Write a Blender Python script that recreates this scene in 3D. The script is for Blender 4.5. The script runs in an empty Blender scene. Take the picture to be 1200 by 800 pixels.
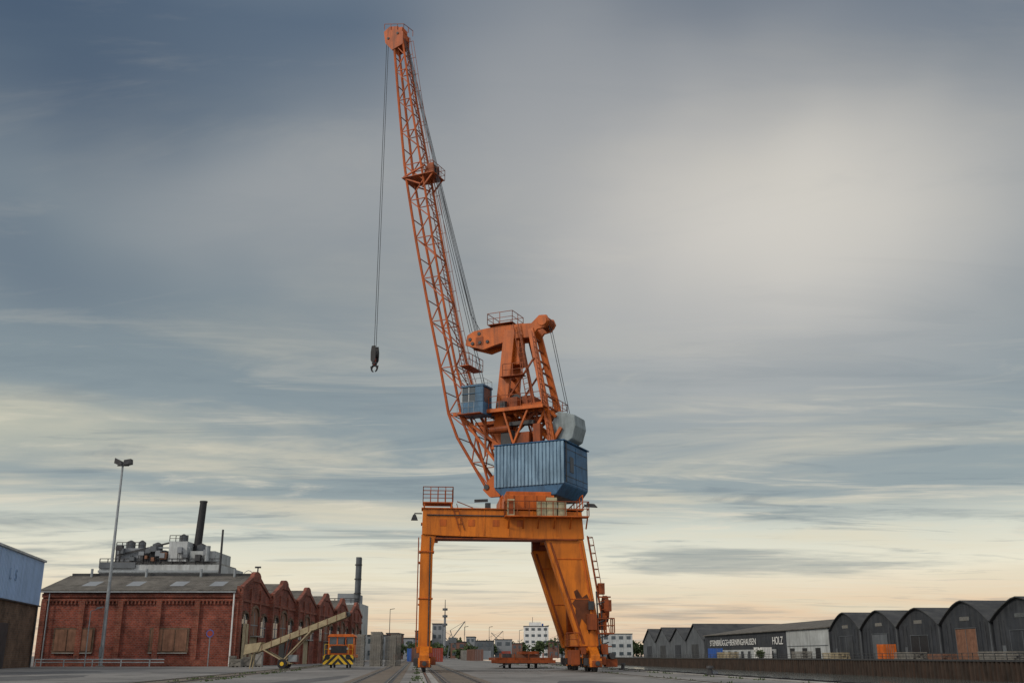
import bpy, math, random, bmesh
from mathutils import Vector, Matrix
random.seed(7)
R=math.radians
scene=bpy.context.scene
scene.view_settings.view_transform='Standard'
scene.view_settings.look='None'
scene.view_settings.exposure=0
# ------------------------------------------------------------ materials
def mat(name,col,rough=.7,var=.25,scale=1.0,dirt=None,dirt_amt=.4,dirt_scale=.6,streak=False,bump=0.0,metal=0.0,bscale=8,wave=None,spec=.3):
    m=bpy.data.materials.new(name); m.use_nodes=True
    nt=m.node_tree; N=nt.nodes; L=nt.links
    b=N['Principled BSDF']; b.inputs['Roughness'].default_value=rough; b.inputs['Metallic'].default_value=metal
    b.inputs['Specular IOR Level'].default_value=spec
    tc=N.new('ShaderNodeTexCoord')
    n1=N.new('ShaderNodeTexNoise'); n1.inputs['Scale'].default_value=scale; n1.inputs['Detail'].default_value=5; n1.inputs['Roughness'].default_value=.65
    L.new(tc.outputs['Object'],n1.inputs['Vector'])
    mr=N.new('ShaderNodeMapRange'); mr.inputs[1].default_value=.3; mr.inputs[2].default_value=.7
    L.new(n1.outputs['Fac'],mr.inputs[0])
    mx=N.new('ShaderNodeMix'); mx.data_type='RGBA'
    c=Vector(col)
    mx.inputs[6].default_value=(*(c*(1-var)),1); mx.inputs[7].default_value=(*[min(1,q) for q in c*(1+var)],1)
    L.new(mr.outputs[0],mx.inputs[0])
    out=mx.outputs[2]
    if dirt:
        mp=N.new('ShaderNodeMapping')
        mp.inputs['Scale'].default_value=(2.5,2.5,.25) if streak else (1,1,1)
        L.new(tc.outputs['Object'],mp.inputs[0])
        n2=N.new('ShaderNodeTexNoise'); n2.inputs['Scale'].default_value=dirt_scale; n2.inputs['Detail'].default_value=7; n2.inputs['Roughness'].default_value=.72
        L.new(mp.outputs[0],n2.inputs['Vector'])
        r2=N.new('ShaderNodeMapRange'); r2.inputs[1].default_value=.46; r2.inputs[2].default_value=.70; r2.inputs[4].default_value=dirt_amt
        L.new(n2.outputs['Fac'],r2.inputs[0])
        m2=N.new('ShaderNodeMix'); m2.data_type='RGBA'; m2.inputs[7].default_value=(*dirt,1)
        L.new(r2.outputs[0],m2.inputs[0]); L.new(out,m2.inputs[6]); out=m2.outputs[2]
    L.new(out,b.inputs['Base Color'])
    if bump or wave:
        bp=N.new('ShaderNodeBump'); bp.inputs['Strength'].default_value=bump or .5
        if wave:
            w=N.new('ShaderNodeTexWave'); w.bands_direction=wave[0]; w.inputs['Scale'].default_value=wave[1]; w.inputs['Distortion'].default_value=0
            L.new(tc.outputs['Object'],w.inputs['Vector']); L.new(w.outputs['Fac'],bp.inputs['Height']); bp.inputs['Distance'].default_value=.08
        else:
            nb=N.new('ShaderNodeTexNoise'); nb.inputs['Scale'].default_value=bscale; nb.inputs['Detail'].default_value=4
            L.new(tc.outputs['Object'],nb.inputs['Vector']); L.new(nb.outputs['Fac'],bp.inputs['Height']); bp.inputs['Distance'].default_value=.03
        L.new(bp.outputs[0],b.inputs['Normal'])
    return m
def brickmat(name,c1,c2,mortar,along='x'):
    m=mat(name,c1,.9,.3,.5)
    nt=m.node_tree;N=nt.nodes;L=nt.links;b=N['Principled BSDF']
    tc=N.new('ShaderNodeTexCoord'); sp=N.new('ShaderNodeSeparateXYZ'); cb=N.new('ShaderNodeCombineXYZ')
    L.new(tc.outputs['Object'],sp.inputs[0])
    ad=N.new('ShaderNodeMath'); ad.operation='ADD'
    L.new(sp.outputs[0],ad.inputs[0]); L.new(sp.outputs[1],ad.inputs[1])
    L.new(ad.outputs[0],cb.inputs[0]); L.new(sp.outputs[2],cb.inputs[1])
    br=N.new('ShaderNodeTexBrick'); br.inputs['Scale'].default_value=1.3
    br.inputs['Color1'].default_value=(*c1,1); br.inputs['Color2'].default_value=(*c2,1); br.inputs['Mortar'].default_value=(*mortar,1)
    br.inputs['Mortar Size'].default_value=.022; br.inputs['Bias'].default_value=-.1
    L.new(cb.outputs[0],br.inputs['Vector'])
    n=N.new('ShaderNodeTexNoise'); n.inputs['Scale'].default_value=.4; n.inputs['Detail'].default_value=8; n.inputs['Roughness'].default_value=.8
    L.new(tc.outputs['Object'],n.inputs['Vector'])
    r=N.new('ShaderNodeMapRange'); r.inputs[1].default_value=.32; r.inputs[2].default_value=.68; r.inputs[3].default_value=.22; r.inputs[4].default_value=1.45
    L.new(n.outputs['Fac'],r.inputs[0])
    vm=N.new('ShaderNodeVectorMath'); vm.operation='SCALE'
    L.new(br.outputs['Color'],vm.inputs[0]); L.new(r.outputs[0],vm.inputs['Scale'])
    L.new(vm.outputs[0],b.inputs['Base Color'])
    return m
M={}
RUST=(.06,.022,.010)
M['orange']=mat('crane_orange_paint',(.46,.098,.008),.5,.28,.5,RUST,.65,1.0,True)
M['orange_y']=mat('portal_orange_paint',(.56,.150,.008),.5,.20,.4,(.13,.032,.007),.65,.8,True)
M['orange_d']=mat('weathered_orange_paint',(.23,.050,.010),.6,.35,.9,(.035,.015,.008),.65,1.1,True)
M['boom']=mat('boom_orange_paint',(.36,.072,.010),.55,.28,.7,RUST,.7,1.1,True)
M['house_l']=mat('faded_blue_cladding',(.17,.27,.36),.6,.25,.5,(.03,.07,.12),.85,1.4,True)
M['house_d']=mat('dark_blue_paint',(.030,.095,.185),.5,.35,.6,(.012,.025,.045),.75,.9,True)
M['blue_cab']=mat('cab_blue_paint',(.05,.12,.20),.5,.3,.8,(.02,.03,.05),.6,1,True)
M['glass']=mat('dark_glass',(.05,.065,.075),.12,.3,1.5,spec=.6)
M['cw']=mat('counterweight_grey',(.22,.26,.27),.7,.2,.8,(.06,.07,.07),.6,1,True)
M['steel']=mat('dark_steel',(.04,.04,.042),.55,.4,2)
M['rope']=mat('wire_rope',(.045,.05,.055),.5,.2,3)
M['galv']=mat('galvanised_steel',(.24,.26,.27),.45,.2,2,metal=.4)
M['cab_beige']=mat('beige_cabinet',(.38,.34,.21),.6,.15,1,RUST,.4,1.5,True)
M['black']=mat('black_paint',(.018,.018,.02),.6,.3,2)
M['white']=mat('white_paint',(.66,.66,.64),.6,.1,.6,(.3,.3,.27),.5,.8,True)
M['offwhite']=mat('pale_cladding',(.38,.40,.40),.7,.22,.3,(.13,.13,.12),.65,.4,True)
M['brick']=brickmat('red_brick',(.25,.058,.034),(.14,.034,.022),(.18,.12,.10))
M['brick_tr']=brickmat('red_brick_trim',(.25,.066,.038),(.16,.040,.026),(.19,.13,.10))
M['brick_br']=brickmat('brown_brick',(.15,.09,.055),(.10,.062,.04),(.13,.105,.085))
M['roof']=mat('weathered_roof_sheet',(.115,.105,.09),.85,.35,.35,(.028,.024,.02),.85,.9,False,.5,wave=('X',1.1))
M['roof_d']=mat('dark_bitumen_roof',(.040,.042,.045),.85,.35,.2,(.08,.08,.07),.5,.4)
M['board']=mat('boarded_window',(.19,.095,.06),.8,.3,1.4,(.07,.035,.02),.6,1.2,True)
M['clad_blue']=mat('pale_blue_cladding',(.34,.47,.66),.6,.10,.3,(.18,.24,.33),.5,.6,True)
M['faded']=mat('faded_lettering_paint',(.20,.30,.46),.7,.3,1.2)
M['asph']=mat('asphalt',(.185,.178,.168),.85,.32,.10,(.070,.068,.066),.85,.45,False,.35,bscale=14)
M['patch']=mat('asphalt_patch',(.080,.080,.080),.85,.3,.5,(.16,.155,.15),.6,1.1,False,.35,bscale=14)
M['stain']=mat('rusty_ground_stain',(.14,.115,.090),.9,.35,.8,(.07,.06,.05),.6,1.3)
M['rail']=mat('rail_steel',(.10,.080,.065),.4,.4,2,metal=.5)
M['conc']=mat('concrete',(.28,.27,.25),.85,.28,.6,(.1,.1,.09),.6,.8)
M['sheet']=mat('rusty_sheet_piling',(.036,.026,.020),.8,.5,.4,(.09,.048,.030),.6,.5,True)
M['shed']=mat('dark_timber_cladding',(.032,.036,.043),.8,.4,.3,(.085,.088,.09),.6,.45,True,.5,wave=('Y',1.6))
M['shed_g']=mat('grey_shed_cladding',(.10,.11,.12),.8,.3,.25,(.045,.045,.045),.5,.4,True)
M['tan']=mat('beige_conveyor',(.35,.29,.18),.7,.2,1,(.14,.10,.06),.6,1.5)
M['green']=mat('foliage',(.050,.072,.028),.9,.5,.6)
M['wood']=mat('grey_pallet_wood',(.17,.16,.14),.9,.35,1.5)
M['redbox']=mat('red_container',(.26,.045,.028),.6,.25,.8)
M['orangebox']=mat('orange_container',(.52,.125,.02),.6,.25,.8,RUST,.5,1.2,True)
M['bluebox']=mat('blue_sign_paint',(.03,.10,.35),.5,.2,.8)
M['yellow']=mat('yellow_paint',(.70,.45,.03),.5,.1,1)
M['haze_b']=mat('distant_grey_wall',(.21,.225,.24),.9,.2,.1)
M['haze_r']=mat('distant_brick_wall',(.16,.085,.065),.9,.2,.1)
M['mural']=mat('dark_mural_paint',(.10,.028,.009),.7,.5,1.2)
def chevmat():
    m=bpy.data.materials.new('warning_chevrons'); m.use_nodes=True; N=m.node_tree.nodes;L=m.node_tree.links
    tc=N.new('ShaderNodeTexCoord'); sp=N.new('ShaderNodeSeparateXYZ'); L.new(tc.outputs['Object'],sp.inputs[0])
    ab=N.new('ShaderNodeMath'); ab.operation='ABSOLUTE'; L.new(sp.outputs[0],ab.inputs[0])
    ad=N.new('ShaderNodeMath'); ad.operation='ADD'; L.new(ab.outputs[0],ad.inputs[0]); L.new(sp.outputs[2],ad.inputs[1])
    mo=N.new('ShaderNodeMath'); mo.operation='FLOORED_MODULO'; L.new(ad.outputs[0],mo.inputs[0]); mo.inputs[1].default_value=.62
    gt=N.new('ShaderNodeMath'); gt.operation='GREATER_THAN'; L.new(mo.outputs[0],gt.inputs[0]); gt.inputs[1].default_value=.31
    mx=N.new('ShaderNodeMix'); mx.data_type='RGBA'; mx.inputs[6].default_value=(.02,.02,.02,1); mx.inputs[7].default_value=(.80,.50,.02,1)
    L.new(gt.outputs[0],mx.inputs[0]); L.new(mx.outputs[2],N['Principled BSDF'].inputs['Base Color'])
    return m
M['chev']=chevmat()
# ------------------------------------------------------------ mesh builder
def empty(name,loc=(0,0,0),rot=0):
    e=bpy.data.objects.new(name,None); e.location=loc; e.rotation_euler=(0,0,rot); e.empty_display_size=.5
    scene.collection.objects.link(e); return e
class MB:
    def __init__(s): s.v=[];s.f=[];s.m=[];s.mats=[]
    def mi(s,k):
        if k not in s.mats: s.mats.append(k)
        return s.mats.index(k)
    def add(s,vs,fs,k):
        o=len(s.v); s.v+= [tuple(v) for v in vs]; i=s.mi(k)
        for f in fs: s.f.append([o+q for q in f]); s.m.append(i)
    def box(s,x0,x1,y0,y1,z0,z1,k):
        s.add([(x0,y0,z0),(x1,y0,z0),(x1,y1,z0),(x0,y1,z0),(x0,y0,z1),(x1,y0,z1),(x1,y1,z1),(x0,y1,z1)],
              [(0,3,2,1),(4,5,6,7),(0,1,5,4),(1,2,6,5),(2,3,7,6),(3,0,4,7)],k)
    def beam(s,p,q,w,k,h=None,side=(0,1,0)):
        p=Vector(p);q=Vector(q);d=(q-p)
        if d.length<1e-5:return
        d.normalize(); h=h or w
        a=Vector(side)
        if abs(a.dot(d))>.95: a=Vector((1,0,0))
        b=d.cross(a).normalized(); a=b.cross(d).normalized()
        vs=[]
        for c in (p,q):
            for i,j in ((-1,-1),(1,-1),(1,1),(-1,1)): vs.append(c+a*(i*w/2)+b*(j*h/2))
        s.add(vs,[(0,1,2,3),(7,6,5,4),(0,4,5,1),(1,5,6,2),(2,6,7,3),(3,7,4,0)],k)
    def tube(s,p,q,r,k,n=8,r2=None):
        p=Vector(p);q=Vector(q);d=(q-p).normalized(); r2=r if r2 is None else r2
        a=Vector((0,0,1)) if abs(d.z)<.9 else Vector((1,0,0))
        u=d.cross(a).normalized(); w=d.cross(u)
        vs=[]
        for c,rr in ((p,r),(q,r2)):
            for i in range(n):
                t=2*math.pi*i/n; vs.append(c+u*(math.cos(t)*rr)+w*(math.sin(t)*rr))
        fs=[(i,(i+1)%n,n+(i+1)%n,n+i) for i in range(n)]+[tuple(range(n))[::-1],tuple(range(n,2*n))]
        s.add(vs,fs,k)
    def prism(s,poly,a0,a1,k,plane='xz'):
        n=len(poly); vs=[]
        for a in (a0,a1):
            for (u,w) in poly:
                vs.append((u,a,w) if plane=='xz' else ((a,u,w) if plane=='yz' else (u,w,a)))
        fs=[tuple(range(n)),tuple(range(2*n-1,n-1,-1))]+[(i,n+i,n+(i+1)%n,(i+1)%n) for i in range(n)]
        s.add(vs,fs,k)
    def rail(s,pts,h,k,step=1.3,r=.035,mid=True):
        for i in range(len(pts)-1):
            p=Vector(pts[i]);q=Vector(pts[i+1]); n=max(1,int((q-p).length/step))
            up=Vector((0,0,h))
            s.beam(p+up,q+up,2*r,k)
            if mid: s.beam(p+up*.5,q+up*.5,1.6*r,k)
            for j in range(n+1):
                c=p.lerp(q,j/n); s.beam(c,c+up,2*r,k)
    def ladder(s,p,q,w,k,side=(0,1,0),step=.45,r=.04):
        p=Vector(p);q=Vector(q);a=Vector(side).normalized()*w/2
        s.beam(p-a,q-a,2*r,k);s.beam(p+a,q+a,2*r,k)
        n=int((q-p).length/step)
        for j in range(1,n):
            c=p.lerp(q,j/n); s.beam(c-a,c+a,1.4*r,k)
    def build(s,name,parent=None,bevel=0,loc=None,rot=0):
        me=bpy.data.meshes.new(name); me.from_pydata(s.v,[],s.f)
        for k in s.mats: me.materials.append(M[k])
        me.polygons.foreach_set('material_index',s.m)
        me.update()
        bm=bmesh.new(); bm.from_mesh(me); bmesh.ops.recalc_face_normals(bm,faces=bm.faces); bm.to_mesh(me); bm.free()
        o=bpy.data.objects.new(name,me); scene.collection.objects.link(o)
        if parent: o.parent=parent
        if loc: o.location=loc
        o.rotation_euler=(0,0,rot)
        if bevel:
            b=o.modifiers.new('bevel','BEVEL'); b.width=bevel; b.segments=1; b.limit_method='ANGLE'
        return o
def lerpt(tab,z):
    for i in range(len(tab)-1):
        z0,a=tab[i];z1,b=tab[i+1]
        if z<=z0 and z>=z1: return a+(b-a)*(z0-z)/(z0-z1)
    return tab[0][1] if z>tab[0][0] else tab[-1][1]

QUAY=math.atan(.09)
# ============================================================ HARBOUR CRANE
crane=empty('harbour_crane',(0.85,81.5,0),0)
portal=empty('portal_frame'); portal.parent=crane; portal.rotation_euler=(0,0,QUAY)
m=MB(); K='orange_y'
for y in (-4.5,4.5):
    b0=0 if y<0 else .95
    m.prism([(-7.9,9.6+b0),(-7.9,11.45),(3.9,11.35),(4.05,9.35+b0),(.6,9.35+b0),(-6.3,9.5+b0)],y-.65,y+.65,K)
    m.box(-8.0,4.05,y-.78,y+.78,11.45,11.53,'orange')
    m.box(-7.0,3.6,y-.75,y+.75,9.25+b0,9.345+b0,'orange_d')
    for x in (-5.2,-3.4,-1.6,.2,2.0):
        m.box(x,x+.07,y-.69,y+.69,9.55+b0,11.4,K)
    for x in (-6.4,-4.3,-2.5,-.7): m.box(x-.25,x+.25,y-.67,y-.651,10.2+b0*.4,10.7+b0*.4,'orange')
m.box(-7.9,-6.6,-3.84,3.84,9.9,11.3,K)
m.box(1.8,3.8,-3.84,3.84,9.8,11.3,K)
m.box(-2.2,1.8,-3.84,3.84,10.1,11.3,'orange_d')
m.tube((-7.6,-5.22,11.0),(3.6,-5.22,10.95),.05,'steel',6)
m.build('portal_girders',portal,.04)
m=MB()
for y in (-4.5,4.5):
    m.prism([(-7.95,9.6),(-6.9,9.5),(-7.10,8.4),(-7.14,1.5),(-7.98,1.5),(-8.0,8.4)],y-.5,y+.5,K)
    if y>0: m.box(-7.95,-6.95,y-.5,y+.5,9.61,10.6,K)
    m.box(-8.1,-7.0,y-.6,y+.6,8.3,8.42,'orange')
    m.box(-8.08,-7.03,y-.58,y+.58,5.0,5.1,'orange')
    m.ladder((-8.15,y-.1,1.6),(-8.15,y-.1,9.4),.45,'orange_d')
    m.tube((-7.3,y-.56,1.6),(-7.3,y-.56,9.4),.05,'steel')
m.box(-7.8,-7.3,-3.9,3.9,2.0,2.5,K)
m.build('pendulum_legs',portal,.04)
m=MB()
for y in (-4.5,4.5):
    m.prism([(1.15,9.34),(4.0,9.34),(5.25,1.7),(3.65,1.7)],y-.55,y+.55,K)
    if y>0: m.box(1.2,4.0,y-.5,y+.5,9.345,10.3,'orange_d')
    m.prism([(1.45,9.1),(1.62,9.1),(3.98,1.9),(3.80,1.9)],y-.60,y+.60,'orange_d')
    m.prism([(3.66,9.1),(3.83,9.1),(5.08,1.9),(4.91,1.9)],y-.60,y+.60,'orange')
    m.box(1.95,4.1,y-.59,y+.59,7.85,7.95,'orange'); m.box(2.95,4.6,y-.59,y+.59,5.0,5.1,'orange')
m.box(3.7,5.2,-3.94,3.94,1.8,2.7,K)
m.beam((4.2,-4.0,2.7),(3.0,3.9,9.2),.5,'orange_d')
m.beam((3.0,-4.0,9.1),(4.2,3.9,2.7),.5,'orange_d')
m.build('rigid_legs',portal,.04)
m=MB()
m.ladder((5.5,-4.9,2.4),(4.35,-4.9,9.6),.5,'orange_d',side=(0.3,1,0))
for i in range(13):
    t=i/12; x=5.5-1.15*t; z=2.6+6.9*t
    for a in range(6):
        t1=math.pi*a/6-math.pi/2;t2=math.pi*(a+1)/6-math.pi/2
        m.beam((x+.02+.35*math.cos(t1),-4.9+.4*math.sin(t1),z),(x+.02+.35*math.cos(t2),-4.9+.4*math.sin(t2),z),.045,'orange_d')
m.beam((5.85,-4.9,2.6),(4.72,-4.9,9.5),.045,'orange_d')
m.box(4.9,6.1,-5.3,-3.9,2.6,2.7,'orange_d')
m.rail([(4.9,-5.3,2.7),(6.1,-5.3,2.7),(6.1,-3.9,2.7)],1.0,'orange_d',.5)
m.tube((5.5,-4.2,4.4),(5.8,-4.2,4.4),.95,'orange_d',20)
m.tube((5.45,-4.2,4.4),(5.85,-4.2,4.4),.35,'steel',12)
m.box(5.1,5.6,-5.0,-4.5,2.9,4.1,'orange'); m.box(5.05,5.5,-5.1,-4.6,5.4,6.2,'orange_d')
m.box(4.1,4.8,-5.45,-5.12,2.9,4.0,'orange_d'); m.box(4.25,4.65,-5.3,-5.12,4.3,4.9,'steel')
m.beam((5.0,-5.2,5.2),(5.9,-5.2,5.2),.1,'orange_d'); m.box(5.4,5.95,-5.2,-4.6,4.2,5.0,'orange_d')
for z in(1.8,2.3,3.4,4.7): m.tube((4.9,-5.3,z),(5.7,-5.1,z+.25),.05,'steel',6)
m.tube((5.0,-5.25,1.2),(4.85,-5.2,5.6),.06,'steel',6); m.tube((5.2,-5.25,1.0),(5.2,-5.2,4.2),.05,'black',6)
m.build('cable_reel_and_ladder',portal)
m=MB()
mp=[(3.2,3.6),(3.45,3.1),(3.62,3.7),(3.95,3.3),(4.15,2.6),(4.4,3.2),(4.25,4.1),(4.32,4.8),(4.05,5.4),(3.7,5.15),(3.35,5.75),(3.1,5.6),(3.25,5.1),(2.95,4.75),(3.2,4.4)]
m.prism([(x+.12,z) for x,z in mp],-5.075,-5.052,'mural')
m.build('leg_mural',portal)
m=MB()
def bogie(x,y,k):
    m.prism([(y-2.2,1.15),(y-.9,1.75),(y+.9,1.75),(y+2.2,1.15),(y+2.2,.75),(y-2.2,.75)],x-.32,x+.32,k,'yz')
    m.box(x-.55,x+.55,y-.6,y+.6,1.3,1.72,k)
    for dy in (-1.45,1.45):
        m.prism([(y+dy-.95,.35),(y+dy-.7,.95),(y+dy+.7,.95),(y+dy+.95,.35)],x-.42,x+.42,k,'yz')
        for e in (-.48,.48):
            m.tube((x-.12,y+dy+e,.44),(x+.12,y+dy+e,.44),.40,'steel',18)
            m.tube((x-.5,y+dy+e,.44),(x+.5,y+dy+e,.44),.12,'steel',10)
        m.box(x-.75,x-.43,y+dy-.3,y+dy+.3,.45,.95,'steel')
        m.box(x+.43,x+.8,y+dy-.35,y+dy+.35,.5,1.05,'orange_d')
    m.box(x-.3,x+.3,y-2.85,y-2.42,.35,.8,'orange_d')
    m.tube((x,y-3.1,.6),(x,y-2.8,.6),.16,'steel',10)
for y in (-4.5,4.5):
    bogie(-7.55,y,K); bogie(4.45,y,K)
m.box(3.5,3.85,-6.2,-3.2,1.2,1.68,'orange_d'); m.box(5.1,5.5,-5.9,-4,1.2,1.9,'orange_d'); m.box(2.8,3.45,-6.0,-4.2,.5,1.5,'orange_d')
m.box(2.8,5.9,-5.2,-3.8,1.73,1.79,'orange_d'); m.rail([(2.8,-5.2,1.79),(2.8,-3.8,1.79)],.9,'orange_d',.6); m.rail([(2.8,-5.2,1.79),(3.5,-5.2,1.79)],.9,'orange_d',.6)
m.box(5.35,6.2,-5.6,-4.6,.35,.9,'orange_d'); m.tube((5.8,-5.9,1.1),(5.8,-4.8,1.1),.22,'steel',12)
m.build('wheel_bogies',portal,.02)
m=MB()
m.box(-1.9,4.3,-6.1,-5.15,10.85,10.93,'orange')
m.rail([(-1.9,-5.2,10.93),(-1.9,-6.05,10.93),(4.3,-6.05,10.93),(4.3,-5.2,10.93)],1.05,'orange_d',.8,.03)
m.rail([(4.0,-5.1,11.54),(4.0,5.1,11.54)],1.05,'orange')
for x,w,h in ((-1.7,.5,1.2),(.5,.65,1.1),(1.2,.75,1.35),(2.05,.6,1.0)):
    m.box(x,x+w,-5.9,-5.3,10.94,10.94+h,'cab_beige')
    m.box(x+.08,x+w-.08,-5.93,-5.9,11.05,10.8+h,'orange_d' if x<0 else 'cab_beige')
for x in (-1.6,-.5,.6,1.8,3,4.2): m.beam((x,-6.0,10.85),(x,-5.16,10.1),.09,'orange')
m.box(-7.9,-5.7,-5.4,-3.6,11.85,11.93,'orange')
for x in(-7.8,-5.8): 
    for y in(-5.3,-3.7): m.beam((x,y,11.5),(x,y,11.85),.1,'orange')
m.rail([(-7.9,-5.4,11.93),(-5.7,-5.4,11.93),(-5.7,-3.6,11.93),(-7.9,-3.6,11.93),(-7.9,-5.4,11.93)],1.1,'orange_d',.55,.028)
m.box(-3.3,-2.9,-5.1,-4.7,11.53,11.95,'steel'); m.beam((-4.1,-4.9,12.1),(-3.1,-4.9,12.15),.3,'steel',.18)
m.ladder((-5.6,-5.2,11.8),(-5.0,-5.2,9.9),.35,'orange_d',side=(1,0,.2),r=.025)
m.beam((-5.4,-5.2,12.0),(-4.2,-5.2,11.54),.06,'orange_d')
m.build('portal_walkways',portal)
m=MB()
m.beam((-7.95,-5.1,11.1),(-8.5,-5.1,11.1),.08,'steel'); m.beam((-8.5,-5.1,11.1),(-8.5,-5.1,10.8),.08,'steel')
m.prism([(-8.75,10.6),(-8.6,11.0),(-8.4,11.0),(-8.25,10.6)],-5.25,-4.95,'steel')
m.beam((3.9,-5.1,11.5),(4.2,-5.1,11.9),.07,'steel'); m.beam((4.1,-5.1,11.9),(4.7,-5.1,11.8),.07,'steel')
m.prism([(4.1,11.75),(4.35,11.98),(4.85,11.95),(5.1,11.7)],-5.25,-4.95,'steel')
m.build('portal_lamps',portal)
m=MB()
m.box(-1.85,1.85,-5.14,-1.96,11.54,12.55,'orange'); m.box(-1.7,1.7,-4.6,-1.96,12.55,12.9,'orange')
m.prism([(-1.95,11.3),(1.95,11.3),(1.95,12.8),(1.6,13.2),(-1.6,13.2),(-1.95,12.8)],-1.95,1.95,'orange')
m.tube((0,0,13.0),(0,0,13.5),1.85,'orange_d',28)
for x in (-1.2,-.4,.5,1.2): m.box(x,x+.06,-5.2,-5.141,11.54,12.54,'orange_d')
m.build('slewing_turret',portal,.03)
# ============ UPPER WORKS
PH=R(25)
up=empty('slewing_upperworks'); up.parent=crane; up.rotation_euler=(0,0,-PH)
m=MB()
HX=4.6
m.prism([(-1.25,13.5),(-1.25,16.85),(HX,16.85),(HX,13.6),(HX-.7,12.75),(-.5,12.75)],-2.55,2.55,'house_d')
m.box(-1.35,HX+.15,-2.70,2.70,16.85,16.97,'house_d')
m.build('machinery_house',up,.06)
m=MB()
x=-1.23
while x<HX-.1:
    m.box(x,x+.17,-2.68,-2.602,13.6,16.83,'house_l'); x+=.30
m.box(-1.25,HX-.03,-2.60,-2.551,13.6,16.82,'house_l')
m.box(HX+.001,HX+.04,-2.5,-.2,13.8,16.7,'house_d'); m.box(HX+.001,HX+.04,-.1,2.4,13.8,16.7,'house_d')
m.box(HX+.041,HX+.08,-1.4,-.7,14.6,15.8,'shed_g'); m.tube((HX+.1,-2.3,13.7),(HX+.1,-2.3,16.85),.04,'steel',6)
for z in(14.2,15.3,16.3): m.box(HX+.041,HX+.06,-2.45,2.35,z,z+.04,'steel')
m.build('house_cladding',up)
m=MB()
m.beam((-2.4,-1.2,13.9),(-.6,-1.2,13.4),.5,'house_d'); m.beam((-2.4,1.2,13.9),(-.6,1.2,13.4),.5,'house_d')
for s0,s1 in((-1.5,-1.15),(1.15,1.5)):
    m.prism([(-2.8,13.7),(-2.2,14.6),(-1.27,15.2),(-1.27,13.1),(-2.2,13.1)],s0,s1,'orange')
m.tube((-2.45,-1.6,13.9),(-2.45,1.6,13.9),.22,'steel',12)
m.build('boom_foot_bearing',up)
m=MB(); K='orange'
for s in (-1,1):
    m.beam((-.75,s*.75,27.0),(-1.65,s*1.2,16.9),.35,K,1.0)
    m.beam((1.15,s*.8,26.8),(3.3,s*1.6,16.9),.3,K,.5)
    m.beam((.25,s*.85,26.4),(2.4,s*1.5,16.9),.16,'orange_d',.2)
    m.beam((-1.3,s*1.1,20.2),(2.5,s*1.5,20.2),.3,K,.35)
    m.beam((-1.3,s*1.1,20.3),(1.6,s*1.2,24.2),.14,'orange_d')
    m.beam((-.3,s*1.1,20.1),(3.0,s*1.5,17.3),.28,K)
    m.beam((2.2,s*1.4,20.0),(-1.2,s*1.2,17.1),.22,'orange_d')
    m.prism([(-4.9,26.15),(-4.75,27.0),(-4.1,27.3),(-1.6,27.5),(1.2,27.3),(1.9,27.9),(2.55,27.85),(2.75,27.35),(2.35,26.8),(1.7,26.7),(1.2,26.1),(-.3,26.15),(-2.2,25.8),(-3.2,25.55)],s*.72-.12,s*.72+.12,K)
    m.box(-3.9,-3.2,s*.86-.02,s*.86+.02,26.0,26.7,'orange_d')
for i in range(9):
    z=18.1+i*1.0; 
    t=(27.0-z)/10.1; m.beam((-.75-.9*t,-.75-.45*t,z),(-.75-.9*t,.75+.45*t,z),.3,'orange_d',.25)
    t=(26.8-z)/9.9; m.beam((1.15+2.15*t,-.8-.8*t,z),(1.15+2.15*t,.8+.8*t,z),.14,'orange_d')
m.box(-1.5,0,-.6,.6,24.0,26.8,K)
m.box(-3.6,-1.6,-.6,.6,26.0,27.0,'orange_d')
m.box(-1.4,1.0,-.6,.6,26.4,27.3,K)
for x,z,r in ((-4.45,26.6,.55),(-3.6,27.0,.4),(2.2,27.35,.52)):
    for y in (-.45,-.15,.15,.45): m.tube((x,y-.06,z),(x,y+.06,z),r,'orange_d',20)
    m.tube((x,-.9,z),(x,.9,z),.16,'steel',10)
for x in(-4.2,-3.5,-2.8): m.tube((x,-.95,26.2),(x,.95,26.2),.15,'steel',10)
m.tube((2.2,-.95,27.35),(2.2,.95,27.35),.42,K,16)
m.build('a_frame',up,.02)
m=MB()
m.box(-2.7,-.4,-1.1,1.1,27.55,27.6,'orange_d')
m.rail([(-2.7,-1.1,27.6),(-.4,-1.1,27.6),(-.4,1.1,27.6),(-2.7,1.1,27.6),(-2.7,-1.1,27.6)],.95,'orange_d',.9,.022)
m.ladder((1.9,-1.5,17.2),(-.1,-1.15,27.4),.42,'orange_d',side=(1,0,.2),r=.03)
m.ladder((3.2,-1.95,17.2),(1.5,-1.2,26.4),.42,'orange_d',r=.03)
m.rail([(-1.0,-1.7,22.8),(.8,-1.7,22.8)],1,'orange_d',.6,.025); m.box(-1.2,.8,-1.75,-1.0,22.75,22.8,'orange_d')
m.build('a_frame_access',up)
m=MB()
m.box(-5.0,2.9,-2.6,-1.35,19.85,19.95,K); m.box(-5.0,2.9,1.35,2.6,19.85,19.95,K)
for y in (-2.55,-1.4,1.4,2.55): m.beam((-5,y,19.8),(2.9,y,19.8),.16,K,.28)
m.rail([(-1.8,-2.6,19.95),(2.9,-2.6,19.95),(2.9,2.6,19.95)],1.0,'orange_d',.9,.022)
m.rail([(-5.0,2.6,19.95),(2.9,2.6,19.95)],1.0,'orange_d',1.0,.022)
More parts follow.
